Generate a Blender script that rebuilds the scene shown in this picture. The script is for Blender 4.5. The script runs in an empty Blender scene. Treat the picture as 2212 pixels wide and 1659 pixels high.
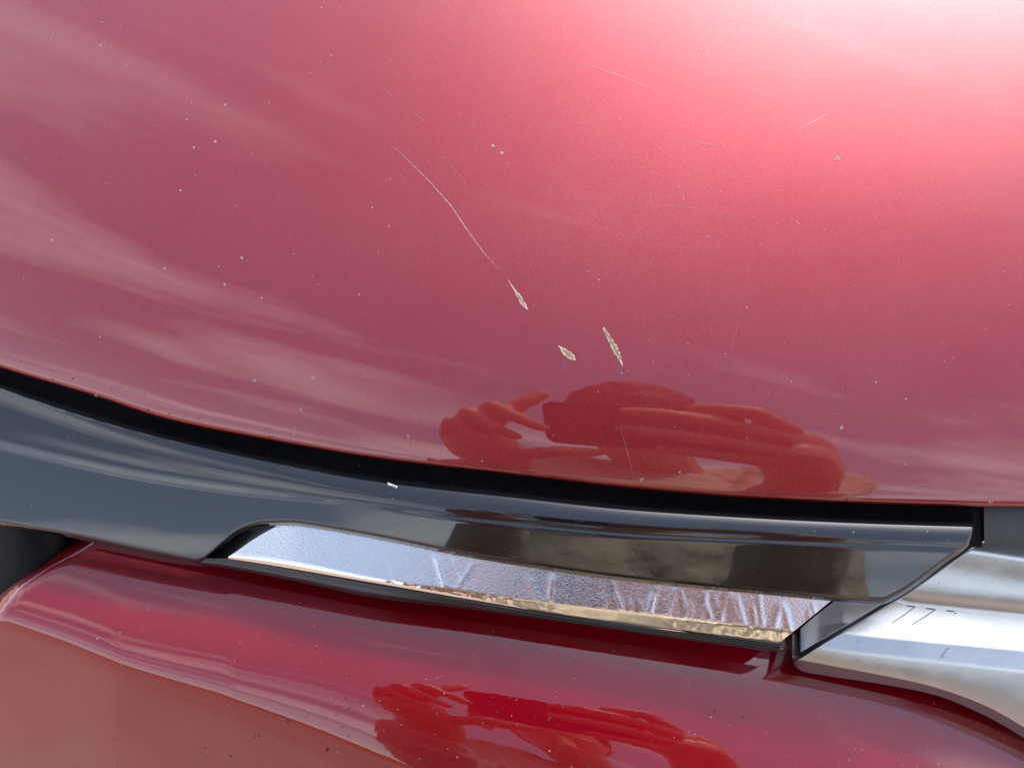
import bpy, bmesh, math, random
import numpy as np
from mathutils import Vector, Matrix, noise as mnoise

random.seed(7)
RNG = np.random.default_rng(7)
S = bpy.context.scene
COL = S.collection

# ------------------------------------------------------------------ camera
PITCH = math.radians(40.0)
F = 1700.0                      # focal length in units of a 2212 x 1659 frame
CU, CV = 1106.0, 829.5
CAM = np.array([0.0, -0.21, 1.20])
AX = np.array([1.0, 0.0, 0.0])
AU = np.array([0.0, math.sin(PITCH), math.cos(PITCH)])
AF = np.array([0.0, math.cos(PITCH), -math.sin(PITCH)])
cam = bpy.data.cameras.new('camera')
cam.sensor_width = 36.0
cam.lens = 36.0 * F / 2212.0
cam.clip_start = 0.002
cam.clip_end = 2000.0
camo = bpy.data.objects.new('camera', cam)
camo.location = CAM
camo.rotation_euler = (math.pi / 2 - PITCH, 0, 0)
COL.objects.link(camo)
S.camera = camo

# ------------------------------------------------------------------ sky, sun, exposure
SUN_EL, SUN_AZ = math.radians(54), math.radians(38)      # azimuth from +Y (over the bonnet) towards +X
SUND = np.array([math.cos(SUN_EL) * math.sin(SUN_AZ), math.cos(SUN_EL) * math.cos(SUN_AZ), math.sin(SUN_EL)])
W = bpy.data.worlds.new('World')
S.world = W
W.use_nodes = True
nt = W.node_tree
nt.nodes.clear()


def N(t, typ, **kw):
    n = t.nodes.new(typ)
    for k, v in kw.items():
        if k in n.inputs:
            n.inputs[k].default_value = v
        else:
            setattr(n, k, v)
    return n


def LK(t, a, b):
    t.links.new(a, b)


def ramp(t, src, stops):
    r = t.nodes.new('ShaderNodeValToRGB')
    els = r.color_ramp.elements
    while len(els) < len(stops):
        els.new(0.5)
    for e, (p, c) in zip(els, stops):
        e.position = p
        e.color = c if len(c) == 4 else (*c, 1)
    LK(t, src, r.inputs[0])
    return r


def math_n(t, op, a, b=None, clamp=False):
    m = t.nodes.new('ShaderNodeMath')
    m.operation = op
    m.use_clamp = clamp
    for i, x in enumerate((a, b)):
        if x is None:
            continue
        if isinstance(x, (int, float)):
            m.inputs[i].default_value = x
        else:
            LK(t, x, m.inputs[i])
    return m.outputs[0]


sky = N(nt, 'ShaderNodeTexSky', sky_type='NISHITA')
sky.sun_disc = False
sky.sun_elevation = SUN_EL
sky.sun_rotation = SUN_AZ
sky.air_density = 1.0
sky.dust_density = 1.5
tc = N(nt, 'ShaderNodeTexCoord')
sep = N(nt, 'ShaderNodeSeparateXYZ')
LK(nt, tc.outputs['Generated'], sep.inputs[0])
zc = math_n(nt, 'MAXIMUM', sep.outputs[2], 0.0)
zc = math_n(nt, 'ADD', zc, 0.25)
px = math_n(nt, 'DIVIDE', sep.outputs[0], zc)
py = math_n(nt, 'DIVIDE', sep.outputs[1], zc)
cmb = N(nt, 'ShaderNodeCombineXYZ')
LK(nt, px, cmb.inputs[0]); LK(nt, py, cmb.inputs[1])
mp = N(nt, 'ShaderNodeMapping')
mp.inputs['Location'].default_value = (7.7, 1.1, 5.4)
mp.inputs['Rotation'].default_value = (0, 0, 0)
mp.inputs['Scale'].default_value = (0.7, 2.2, 1.0)
mp0 = N(nt, 'ShaderNodeMapping')
mp0.inputs['Rotation'].default_value = (0, 0, math.radians(33))
LK(nt, cmb.outputs[0], mp0.inputs[0])
LK(nt, mp0.outputs[0], mp.inputs[0])
n1 = N(nt, 'ShaderNodeTexNoise', Scale=1.45, Detail=5.5, Roughness=0.5, Distortion=0.5)
LK(nt, mp.outputs[0], n1.inputs['Vector'])
cl = ramp(nt, n1.outputs['Fac'], [(0.49, (0, 0, 0)), (0.66, (1, 1, 1))])
dotn = N(nt, 'ShaderNodeVectorMath', operation='DOT_PRODUCT')
LK(nt, tc.outputs['Generated'], dotn.inputs[0])
dotn.inputs[1].default_value = tuple(SUND)
d0 = math_n(nt, 'MAXIMUM', dotn.outputs['Value'], 0.0)
gl = math_n(nt, 'POWER', d0, 9.0)
glow = math_n(nt, 'MULTIPLY', gl, 15.0)          # thin bright cloud round the sun
cb = math_n(nt, 'ADD', glow, 8.0)
ccol = N(nt, 'ShaderNodeMix', data_type='RGBA', blend_type='MULTIPLY')
ccol.inputs[0].default_value = 1.0
ccol.inputs[6].default_value = (0.96, 0.97, 1.0, 1)
cbc = N(nt, 'ShaderNodeCombineXYZ')
for i in range(3):
    LK(nt, cb, cbc.inputs[i])
LK(nt, cbc.outputs[0], ccol.inputs[7])
near = math_n(nt, 'MULTIPLY', math_n(nt, 'POWER', d0, 9.0), 0.85)
hz = math_n(nt, 'POWER', math_n(nt, 'SUBTRACT', 1.0, math_n(nt, 'MAXIMUM', sep.outputs[2], 0.0)), 4.0)
veil = math_n(nt, 'ADD', math_n(nt, 'MULTIPLY', cl.outputs[0], 0.6), math_n(nt, 'ADD', math_n(nt, 'MULTIPLY', hz, 0.5), 0.1), clamp=True)
cm = math_n(nt, 'MAXIMUM', veil, near)
mixs = N(nt, 'ShaderNodeMix', data_type='RGBA')
LK(nt, cm, mixs.inputs[0])
LK(nt, sky.outputs[0], mixs.inputs[6])
LK(nt, ccol.outputs[2], mixs.inputs[7])
bg = N(nt, 'ShaderNodeBackground', Strength=0.15)
LK(nt, mixs.outputs[2], bg.inputs[0])
wo = N(nt, 'ShaderNodeOutputWorld')
LK(nt, bg.outputs[0], wo.inputs[0])

sun = bpy.data.lights.new('sun', 'SUN')
sun.energy = 3.4
sun.angle = math.radians(12.0)
sun.color = (1.0, 0.93, 0.84)
suno = bpy.data.objects.new('sun', sun)
suno.rotation_euler = Vector(tuple(-SUND)).to_track_quat('-Z', 'Y').to_euler()
COL.objects.link(suno)
S.view_settings.view_transform = 'Standard'
S.view_settings.look = 'None'
S.view_settings.gamma = 1.0
S.view_settings.exposure = 1.6
S.cycles.max_bounces = 8
S.cycles.sample_clamp_indirect = 8.0


# ------------------------------------------------------------------ helpers
def thing(name, label, cat, loc=(0, 0, 0), group=None):
    o = bpy.data.objects.new(name, None)
    o.empty_display_size = 0.1
    COL.objects.link(o)
    o.location = loc
    o['label'] = label
    o['category'] = cat
    if group:
        o['group'] = group
    return o


def obj(name, mesh, mat, parent=None, label=None, kind=None, smooth=True):
    o = bpy.data.objects.new(name, mesh)
    COL.objects.link(o)
    if mat is not None:
        mesh.materials.append(mat)
    if smooth:
        mesh.polygons.foreach_set('use_smooth', [True] * len(mesh.polygons))
    if parent is not None:
        o.parent = parent
        loc = Vector((0, 0, 0))
        p = parent
        while p is not None:
            loc += p.location
            p = p.parent
        o.location = -loc if parent.location.length else (0, 0, 0)
    if label:
        o['label'] = label
    if kind:
        o['kind'] = kind
    return o


def mesh_of(verts, faces, name='m'):
    me = bpy.data.meshes.new(name)
    me.from_pydata([tuple(map(float, v)) for v in verts], [], [tuple(map(int, f)) for f in faces])
    me.update()
    return me


def grid_mesh(P, name='g', flip=False):
    r, c, _ = P.shape
    idx = np.arange(r * c).reshape(r, c)
    a, b, d, e = idx[:-1, :-1], idx[:-1, 1:], idx[1:, 1:], idx[1:, :-1]
    q = np.stack([e, d, b, a], -1) if not flip else np.stack([a, b, d, e], -1)
    me = bpy.data.meshes.new(name)
    me.from_pydata(P.reshape(-1, 3).tolist(), [], q.reshape(-1, 4).tolist())
    me.update()
    return me


def smooth01(x):
    x = np.clip(x, 0, 1)
    return x * x * (3 - 2 * x)


def curve(pts):
    """smooth monotone-ish interpolation through picture measurements"""
    xs = np.array([p[0] for p in pts], float)
    ys = np.array([p[1] for p in pts], float)
    h = np.diff(xs)
    dl = np.diff(ys) / h
    m = np.zeros_like(xs)
    m[0], m[-1] = dl[0], dl[-1]
    for i in range(1, len(xs) - 1):
        if dl[i - 1] * dl[i] <= 0:
            m[i] = 0.0
        else:
            w1, w2 = 2 * h[i] + h[i - 1], h[i] + 2 * h[i - 1]
            m[i] = (w1 + w2) / (w1 / dl[i - 1] + w2 / dl[i])

    def f(x):
        x = np.asarray(x, float)
        k = np.clip(np.searchsorted(xs, x) - 1, 0, len(xs) - 2)
        t = (x - xs[k]) / h[k]
        out = ys[k] * (1 + 2 * t) * (1 - t) ** 2 + h[k] * m[k] * t * (1 - t) ** 2 + ys[k + 1] * t * t * (3 - 2 * t) + h[k] * m[k + 1] * t * t * (t - 1)
        out = np.where(x < xs[0], ys[0] + m[0] * (x - xs[0]), out)
        out = np.where(x > xs[-1], ys[-1] + m[-1] * (x - xs[-1]), out)
        return out
    return f


def lin(pts):
    xs = [p[0] for p in pts]
    ys = [p[1] for p in pts]
    return lambda x: np.interp(x, xs, ys)


def ray(u, v):
    u = np.asarray(u, float)[..., None]
    v = np.asarray(v, float)[..., None]
    return AF + AX * (u - CU) / F + AU * (CV - v) / F


def pt(u, v, s):
    return CAM + ray(u, v) * np.asarray(s, float)[..., None]


def dlns_dv(u, v, phi):
    """slope of log depth down a column so that the surface there tilts phi degrees towards the front"""
    ph = np.radians(phi)
    Ny, Nz = -np.sin(ph), np.cos(ph)
    r = ray(u, v)
    den = r[..., 1] * Ny + r[..., 2] * Nz
    num = (-1.0 / F) * (AU[1] * Ny + AU[2] * Nz)
    den = np.minimum(den, -0.08)
    return -num / den


def integrate(Ug, Vg, PH, s0, row0=0):
    """Ug,Vg,PH are (rows, cols); s0 is the depth along row0"""
    g = dlns_dv(Ug, Vg, PH)
    dv = np.diff(Vg, axis=0)
    inc = 0.5 * (g[:-1] + g[1:]) * dv
    ls = np.vstack([np.zeros((1, Ug.shape[1])), np.cumsum(inc, 0)])
    ls = ls - ls[row0][None, :] + np.log(s0)[None, :]
    return np.exp(ls)


# ------------------------------------------------------------------ materials
def new_mat(name):
    m = bpy.data.materials.new(name)
    m.use_nodes = True
    t = m.node_tree
    b = t.nodes['Principled BSDF']
    return m, t, b


def simple(name, col, rough=0.5, metal=0.0, var=0.0, scale=50.0, ior=1.5, bump=0.0, bscale=200.0, bdist=0.001):
    m, t, b = new_mat(name)
    b.inputs['Base Color'].default_value = (*col, 1)
    b.inputs['Roughness'].default_value = rough
    b.inputs['Metallic'].default_value = metal
    b.inputs['IOR'].default_value = ior
    tcn = N(t, 'ShaderNodeTexCoord')
    if var > 0:
        n = N(t, 'ShaderNodeTexNoise', Scale=scale, Detail=5.0)
        LK(t, tcn.outputs['Object'], n.inputs['Vector'])
        a = tuple(max(0, c * (1 - var)) for c in col)
        c2 = tuple(c * (1 + var) for c in col)
        r = ramp(t, n.outputs['Fac'], [(0.3, a), (0.7, c2)])
        LK(t, r.outputs[0], b.inputs['Base Color'])
    if bump > 0:
        n = N(t, 'ShaderNodeTexNoise', Scale=bscale, Detail=3.0)
        LK(t, tcn.outputs['Object'], n.inputs['Vector'])
        bn = N(t, 'ShaderNodeBump', Strength=bump, Distance=bdist)
        LK(t, n.outputs['Fac'], bn.inputs['Height'])
        LK(t, bn.outputs[0], b.inputs['Normal'])
    return m


def paint_mat(name, c0, c1, haze, peel):
    m, t, b = new_mat(name)
    tcn = N(t, 'ShaderNodeTexCoord')
    vo = N(t, 'ShaderNodeTexVoronoi', Scale=2600.0)
    LK(t, tcn.outputs['Object'], vo.inputs['Vector'])
    sp = N(t, 'ShaderNodeSeparateColor')
    LK(t, vo.outputs['Color'], sp.inputs[0])
    r = ramp(t, sp.outputs[0], [(0.0, c0), (1.0, c1)])
    LK(t, r.outputs[0], b.inputs['Base Color'])
    b.inputs['Metallic'].default_value = 0.85
    b.inputs['Specular IOR Level'].default_value = 0.04
    b.inputs['Roughness'].default_value = 0.58
    b.inputs['Coat Weight'].default_value = 1.0
    b.inputs['Coat Roughness'].default_value = 0.02
    b.inputs['Coat IOR'].default_value = 1.6
    # orange peel in the lacquer
    n = N(t, 'ShaderNodeTexNoise', Scale=330.0, Detail=2.0)
    LK(t, tcn.outputs['Object'], n.inputs['Vector'])
    bn = N(t, 'ShaderNodeBump', Strength=peel, Distance=0.0004)
    LK(t, n.outputs['Fac'], bn.inputs['Height'])
    LK(t, bn.outputs[0], b.inputs['Coat Normal'])
    # wash haze: fine swirls roughen the lacquer a little
    n2 = N(t, 'ShaderNodeTexNoise', Scale=30.0, Detail=4.0)
    LK(t, tcn.outputs['Object'], n2.inputs['Vector'])
    r2 = ramp(t, n2.outputs['Fac'], [(0.3, (0.012,) * 3), (0.8, (0.045,) * 3)])
    LK(t, r2.outputs[0], b.inputs['Coat Roughness'])
    if haze > 0:      # fine wash swirls and dust scatter a broad soft lobe, unevenly
        df = N(t, 'ShaderNodeBsdfAnisotropic', Roughness=0.52)
        df.inputs[0].default_value = (1.0, 0.80, 0.78, 1)
        n3 = N(t, 'ShaderNodeTexNoise', Scale=9.0, Detail=6.0, Roughness=0.6)
        LK(t, tcn.outputs['Object'], n3.inputs['Vector'])
        n4 = N(t, 'ShaderNodeTexNoise', Scale=1800.0, Detail=2.0)
        LK(t, tcn.outputs['Object'], n4.inputs['Vector'])
        f_ = math_n(t, 'MULTIPLY', n3.outputs['Fac'], n4.outputs['Fac'])
        f_ = math_n(t, 'MULTIPLY', f_, haze * 4.0)
        mx = N(t, 'ShaderNodeMixShader')
        LK(t, f_, mx.inputs[0])
        LK(t, b.outputs[0], mx.inputs[1])
        LK(t, df.outputs[0], mx.inputs[2])
        LK(t, mx.outputs[0], t.nodes['Material Output'].inputs[0])
    return m


def gloss_black():
    m, t, b = new_mat('gloss_black_plastic')
    b.inputs['Base Color'].default_value = (0.004, 0.004, 0.005, 1)
    b.inputs['Roughness'].default_value = 0.03
    b.inputs['IOR'].default_value = 1.62
    tcn = N(t, 'ShaderNodeTexCoord')
    n = N(t, 'ShaderNodeTexNoise', Scale=120.0, Detail=4.0)
    LK(t, tcn.outputs['Object'], n.inputs['Vector'])
    r = ramp(t, n.outputs['Fac'], [(0.35, (0.015,) * 3), (0.75, (0.06,) * 3)])
    LK(t, r.outputs[0], b.inputs['Roughness'])
    return m


def chrome_textured():
    m, t, b = new_mat('grained_chrome')
    b.inputs['Base Color'].default_value = (0.56, 0.55, 0.54, 1)
    b.inputs['Metallic'].default_value = 1.0
    b.inputs['Roughness'].default_value = 0.12
    tcn = N(t, 'ShaderNodeTexCoord')
    mpn = N(t, 'ShaderNodeMapping')
    mpn.inputs['Scale'].default_value = (0.55, 1, 1)
    LK(t, tcn.outputs['Object'], mpn.inputs[0])
    n = N(t, 'ShaderNodeTexNoise', Scale=2300.0, Detail=2.5)
    LK(t, mpn.outputs[0], n.inputs['Vector'])
    bn = N(t, 'ShaderNodeBump', Strength=0.36, Distance=0.00025)
    LK(t, n.outputs['Fac'], bn.inputs['Height'])
    LK(t, bn.outputs[0], b.inputs['Normal'])
    return m


M_PAINT = paint_mat('red_metallic_paint', (0.135, 0.0007, 0.0050), (0.178, 0.0012, 0.0074), 0.0, 0.025)
M_HOOD = paint_mat('dusty_red_metallic_paint', (0.145, 0.0012, 0.0060), (0.188, 0.0020, 0.0086), 0.017, 0.012)
M_BLACK = gloss_black()
M_SEAL = simple('black_rubber', (0.004, 0.004, 0.005), 0.5, var=0.3, scale=300)
M_SEAL.node_tree.nodes['Principled BSDF'].inputs['Specular IOR Level'].default_value = 0.06
M_LINER = simple('dark_grey_plastic', (0.018, 0.018, 0.02), 0.55, var=0.25, scale=250, bump=0.15, bscale=900)
M_CHROME = chrome_textured()
M_CHROME2 = simple('polished_chrome', (0.60, 0.59, 0.57), 0.05, 1.0)
M_SILVER = simple('satin_silver', (0.34, 0.345, 0.35), 0.3, 1.0, var=0.04, scale=120, bump=0.05, bscale=250)
_t = M_SILVER.node_tree
_n = N(_t, 'ShaderNodeTexNoise', Scale=60.0, Detail=5.0)
LK(_t, _t.nodes['Texture Coordinate'].outputs['Object'], _n.inputs['Vector'])
_r = ramp(_t, _n.outputs['Fac'], [(0.3, (0.27,) * 3), (0.7, (0.33,) * 3)])
LK(_t, _r.outputs[0], _t.nodes['Principled BSDF'].inputs['Roughness'])
M_FRAME = simple('satin_black_plastic', (0.008, 0.008, 0.009), 0.22, var=0.3, scale=200)
M_ENGRAVE = simple('dark_engraving', (0.11, 0.09, 0.095), 0.6, var=0.2, scale=900)
M_PRIMER = simple('torn_pale_primer', (0.38, 0.28, 0.235), 0.6, var=0.25, scale=2500)
M_BARE = simple('bare_brown_plastic', (0.15, 0.10, 0.055), 0.7, var=0.7, scale=3200)
M_DUST = simple('pale_dust', (0.20, 0.14, 0.13), 0.8, var=0.3, scale=900)
M_GRIME = simple('brown_grime', (0.016, 0.008, 0.007), 0.8, var=0.4, scale=900)
M_DROP = simple('chalky_white_dropping', (0.25, 0.25, 0.24), 0.8, var=0.3, scale=1500)


def scratch_mat(name, col, alpha):
    m, t, b = new_mat(name)
    b.inputs['Base Color'].default_value = (*[min(1, c * 1.35) for c in col], 1)
    b.inputs['Roughness'].default_value = 0.6
    tcn = N(t, 'ShaderNodeTexCoord')
    n = N(t, 'ShaderNodeTexNoise', Scale=700.0, Detail=3.0)
    LK(t, tcn.outputs['Object'], n.inputs['Vector'])
    r = ramp(t, n.outputs['Fac'], [(0.3, (alpha * 0.55,) * 3), (0.6, (alpha,) * 3)])
    LK(t, r.outputs[0], b.inputs['Alpha'])
    return m


M_SCR = scratch_mat('pale_scratch', (0.21, 0.105, 0.11), 0.75)
M_SCR2 = scratch_mat('faint_scratch', (0.21, 0.105, 0.115), 0.4)

M_SCR3 = scratch_mat('dried_water', (0.06, 0.06, 0.066), 0.16)

# ------------------------------------------------------------------ the car
car = thing('car', 'glossy red car nose with scratched hood, black trim strip and chrome insert', 'car')

# measured edges (2212-wide picture units)
vE = curve([(-600, 560), (0, 794), (200, 854), (365, 907), (585, 951), (808, 989), (1119, 1026), (1350, 1053), (1617, 1075), (1866, 1087), (2212, 1095), (2800, 1096)])
vT = curve([(-600, 580), (0, 838), (200, 905), (365, 950), (585, 999), (808, 1040), (1119, 1076), (1350, 1101), (1617, 1119), (1866, 1131), (2100, 1138), (2800, 1150)])
vR = curve([(-600, 800), (0, 950), (311, 1018), (676, 1070), (808, 1088), (1028, 1118), (1394, 1153), (1519, 1159), (1866, 1174), (2100, 1184), (2800, 1210)])

# --- hood: depth from tilt, columns run from the far top down to the front edge
hu = np.linspace(-520, 2740, 261)
nv = 300
tt = np.linspace(0, 1, nv) ** 0.85
VTOP = -560.0
Ug = np.repeat(hu[None, :], nv, 0)
Vg = VTOP + (vE(hu)[None, :] - VTOP) * tt[:, None]
e_ref = float(vE(1235.0))


def hood_phi(u, v):
    e = vE(u) - v
    k = 0.85 * np.exp(-np.maximum(e, 0) / 900.0)
    w = v - k * (vE(u) - e_ref)
    ph = 28.0 + 20.0 * np.exp((w - 895.0) / 480.0)
    lip = lin([(-600, 10), (0, 9), (500, 6), (900, 2.5), (1500, 1.5), (2800, 2)])(u)
    ph = ph + lip * np.exp(-np.maximum(e, 0) / 70.0)
    ph = ph + 46.0 * np.exp(-np.maximum(e, 0) / 4.5)      # rolled edge
    return ph


PH = hood_phi(Ug, Vg)
HOOD_LEAN = math.radians(-3.0)
row0 = int(np.argmin(np.abs(Vg[:, len(hu) // 2] - 500)))
# depth along a row: gentle crown across the car
ls = np.zeros(len(hu))
for i in range(1, len(hu)):
    um = 0.5 * (hu[i] + hu[i - 1])
    v0 = 0.5 * (Vg[row0, i] + Vg[row0, i - 1])
    dvu = Vg[row0, i] - Vg[row0, i - 1]
    ph = math.radians(float(hood_phi(np.array(um), np.array(v0))))
    psi = HOOD_LEAN + math.radians(1.2) * (um - 1235) / 1000.0
    n = np.array([math.tan(psi), -math.sin(ph), math.cos(ph)])
    r_ = ray(um, v0)
    d_ = AX * (hu[i] - hu[i - 1]) / F - AU * dvu / F
    ls[i] = ls[i - 1] - (d_ @ n) / (r_ @ n)
sH = integrate(Ug, Vg, PH, np.exp(ls), row0)
# scale so that the point facing the lens is 0.27 m away
ic = int(np.argmin(np.abs(hu - 1235)))
ir = int(np.argmin(np.abs(Vg[:, ic] - 895)))
sH *= 0.27 / sH[ir, ic]
PHOOD = pt(Ug, Vg, sH)


def hood_s(u, v):
    u = np.atleast_1d(np.asarray(u, float)); v = np.atleast_1d(np.asarray(v, float))
    x = np.clip((u - hu[0]) / (hu[1] - hu[0]), 0, len(hu) - 1.001)
    i = x.astype(int); fx = x - i
    out = np.zeros_like(x)
    for k in range(len(x)):
        a = np.interp(v[k], Vg[:, i[k]], sH[:, i[k]])
        b = np.interp(v[k], Vg[:, i[k] + 1], sH[:, i[k] + 1])
        out[k] = a * (1 - fx[k]) + b * fx[k]
    return out


def normals_of(P):
    du = np.gradient(P, axis=1); dv = np.gradient(P, axis=0)
    n = np.cross(dv, du)
    return n / np.linalg.norm(n, axis=-1, keepdims=True)


HN = normals_of(PHOOD)
print('hood normal at lens point', HN[ir, ic], 'view', -ray(hu[ic], Vg[ir, ic]) / np.linalg.norm(ray(hu[ic], Vg[ir, ic])), 'P0', PHOOD[ir, ic])
sE = sH[-1]
# rolled-under flange below the rim
fl = []
for k, (dn, dvv) in enumerate([(0.0012, -1.0), (0.004, -6.0), (0.010, -14.0)]):
    fl.append(pt(hu, vE(hu) + dvv, sE + dn))
PH2 = np.concatenate([PHOOD, np.array(fl)], 0)
hood = obj('hood', grid_mesh(PH2), M_HOOD, car, label='red metallic hood with three gouges, a long scratch and specks')

fE = lambda u: np.interp(u, hu, sE)

# --- black trim strip (full face first, cut to shape afterwards)
LOWER = [(-600, 930), (0, 1131), (165, 1160), (300, 1189), (400, 1209), (425, 1213), (440, 1209), (455, 1199), (480, 1178), (512, 1152), (540, 1139), (567, 1133), (621, 1131), (700, 1141), (809, 1160), (991, 1196), (1174, 1226), (1357, 1251), (1519, 1268), (1617, 1277), (1796, 1294), (1880, 1300), (1905, 1301), (1930, 1291), (2050, 1207), (2088, 1178), (2098, 1163), (2101, 1150)]
vL = curve(LOWER)
tu = np.unique(np.concatenate([np.linspace(-520, 400, 70), np.linspace(400, 640, 50), np.linspace(640, 1880, 110), np.linspace(1880, 2101, 50)]))
# smooth depth of the strip top edge, just under the hood rim
cT = np.polyfit(hu, np.log(fE(hu) - 0.0022), 5)
fT = lambda u: np.exp(np.polyval(cT, u))
vLfull = curve([(-600, 930), (0, 1131), (425, 1225), (809, 1330), (1213, 1420), (1700, 1480), (2212, 1600), (2800, 1750)])
UPA = lin([(-600, 34), (0, 34), (600, 30), (1000, 20), (1400, 15), (2212, 13)])
UPB = lin([(-600, 44), (0, 44), (600, 48), (1000, 52), (1400, 56), (2212, 58)])
LOA = lin([(-600, 46), (0, 47), (450, 50), (800, 52), (1100, 55), (2212, 57)])


RDG = lin([(-600, 13), (500, 13), (850, -4), (1100, -30), (2212, -33)])


def trim_phi(u, v):
    tU = np.clip((v - vT(u)) / (vR(u) - vT(u)), 0, 1)
    up = UPA(u) + (UPB(u) - UPA(u)) * tU ** 1.2
    x = v - vR(u)
    wid = lin([(-600, 12), (500, 9), (1100, 5), (2212, 5)])(u)
    lo = LOA(u) + 0.012 * np.maximum(x, 0) + RDG(u) * np.exp(-((x - wid) / wid) ** 2)
    b = smooth01((x + 3) / 6)
    ph = up * (1 - b) + lo * b
    ph = ph - 8 * np.exp(-np.maximum(v - vT(u), 0) / 2.5)
    return ph


def trim_grid(us, vbot, rows=110):
    t1 = np.linspace(0, 1, rows)
    V0 = vT(us)
    Vv = V0[None, :] + (vbot - V0)[None, :] * t1[:, None]
    Uu = np.repeat(us[None, :], rows, 0)
    return Uu, Vv


fullu = np.linspace(-560, 2780, 200)
Uf, Vf = trim_grid(fullu, vLfull(fullu), 300)
sF = integrate(Uf, Vf, trim_phi(Uf, Vf), fT(fullu))


def trim_s(u, v):
    u = np.asarray(u, float); v = np.asarray(v, float)
    sh = np.broadcast(u, v).shape
    uu = np.broadcast_to(u, sh).ravel(); vv = np.broadcast_to(v, sh).ravel()
    x = np.clip((uu - fullu[0]) / (fullu[1] - fullu[0]), 0, len(fullu) - 1.001)
    i = x.astype(int); fx = x - i
    out = np.zeros_like(x)
    for k in range(len(x)):
        a = np.interp(vv[k], Vf[:, i[k]], sF[:, i[k]])
        b = np.interp(vv[k], Vf[:, i[k] + 1], sF[:, i[k] + 1])
        out[k] = a * (1 - fx[k]) + b * fx[k]
    return out.reshape(sh)


def rim_rows(us, vb, sb, steps):
    return [pt(us, vb + dv, sb + ds) for ds, dv in steps]


Ut, Vt = trim_grid(tu, np.maximum(vL(tu), vT(tu) + 6), 120)
st = trim_s(Ut, Vt)
rb_ = np.clip((Vt - (Vt[-1][None, :] - 10.0)) / 10.0, 0, 1)
st = st + 0.0022 * (1 - np.sqrt(np.clip(1 - rb_ ** 2, 0, 1)))
Pt = pt(Ut, Vt, st)
# rounded lower edge turning back into the recess
under = rim_rows(tu, Vt[-1], st[-1], [(0.0005, 2.2), (0.0012, 3.4), (0.0025, 4.0), (0.009, 3.0)])
upper = [pt(tu, vT(tu) - 1.2, st[0] + 0.0006), pt(tu, vT(tu) - 2.0, st[0] + 0.002)]
Pt = np.concatenate([Pt, np.array(under)], 0)
# close the right-hand end
endc = Pt[:, -1:, :] + AF * 0.006 + AX * 0.0003
Pt = np.concatenate([Pt, Pt[:, -1:, :] + AX * 0.0004 + AF * 0.0006, endc], 1)
trim = obj('trim_strip', grid_mesh(Pt), M_BLACK, car, label='gloss black trim strip below the hood edge')

# --- seal in the gap between hood and strip
gu = np.linspace(-520, 2104, 160)
rows = []
for a, ds in [(-26, 0.011), (-10, 0.0105), (0.35, 0.0085), (0.75, 0.006), (1.0, 0.0022), (1.06, 0.0035)]:
    if a < 0:
        rows.append(pt(gu, vE(gu) + a, fT(gu) + ds))
    else:
        rows.append(pt(gu, vE(gu) + a * (vT(gu) - vE(gu)), fT(gu) + ds))
obj('hood_seal', grid_mesh(np.array(rows)), M_SEAL, car)


# dark liner right of the strip end
def patch(name, u0, u1, vtop, vbot, ds0, ds1, mat, n=24, label=None):
    us = np.linspace(u0, u1, n)
    rr = []
    for t_ in np.linspace(0, 1, 14):
        v = vtop(us) + (vbot(us) - vtop(us)) * t_
        rr.append(pt(us, v, fT(us) + ds0 + (ds1 - ds0) * t_ + 0.0012 * (2 * t_ - 1) ** 4))
    return obj(name, grid_mesh(np.array(rr)), mat, car, label=label)


patch('hood_seal', 2096, 2122, lambda u: vE(u) - 20, lambda u: 1182 + 0 * u, 0.0095, 0.0065, M_SEAL)
patch('grille_liner', 2126, 2800, lambda u: vE(u) - 20, lambda u: 1176 + 0 * u, 0.008, 0.0055, M_LINER)

# --- chrome insert
vCbend = curve([(440, 1196), (492, 1197), (560, 1202), (632, 1213), (802, 1246), (1000, 1275), (1213, 1303), (1437, 1330), (1715, 1363), (1850, 1378)])
vCB = curve([(440, 1198), (492, 1206), (802, 1258), (1000, 1293), (1213, 1331), (1437, 1361), (1680, 1391), (1850, 1410)])
cu = np.unique(np.concatenate([np.linspace(493, 620, 40), np.linspace(620, 1660, 260), np.linspace(1660, 1812, 60)]))


def chrome_top(u):
    a = np.interp(u, [493, 512, 540, 565, 591, 620], [1203, 1190, 1170, 1154, 1140, 1122])
    return np.where(u < 620, a, vL(np.clip(u, 500, 2000)) - 9)


def chrome_bot(u):
    b = vCB(u)
    cut = np.interp(u, [1680, 1812], [1391, 1283])
    return np.where(u > 1680, np.minimum(b, cut), b)


RC = 90
rng_w = np.random.default_rng(3)
wr = [(rng_w.uniform(1300, 1790), rng_w.uniform(3, 9), rng_w.uniform(-0.35, 0.5), rng_w.uniform(0.3, 1.0), rng_w.uniform(0.1, 0.75)) for _ in range(26)]
wr += [(962, 7, 0.3, 1.3, 0.25), (985, 5, -0.6, 0.7, 0.3), (1012, 6, 0.5, 0.6, 0.2), (1160, 9, 0.35, 0.9, 0.45), (1188, 6, -0.1, 1.3, 0.3), (855, 6, 0.35, 0.35, 0.5), (1402, 8, -0.25, 1.4, 0.1), (1440, 7, -0.3, 1.2, 0.2)]


def chrome_wrinkle(u, v):
    """creases of the lifting film, metres towards the viewer"""
    top, ben = vL(np.clip(u, 621, 1880)), vCbend(u)
    f = (v - top) / np.maximum(ben - top, 1)
    h = np.zeros_like(u)
    for (x0, w, sl, a, f0) in wr:
        xx = u - x0 - sl * (v - ben)
        h += a * 0.00016 * np.exp(-(xx / w) ** 2) * smooth01((f - f0 + 0.25) / 0.3) * (1 - smooth01((f - 0.94) / 0.06))
    return h


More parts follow.
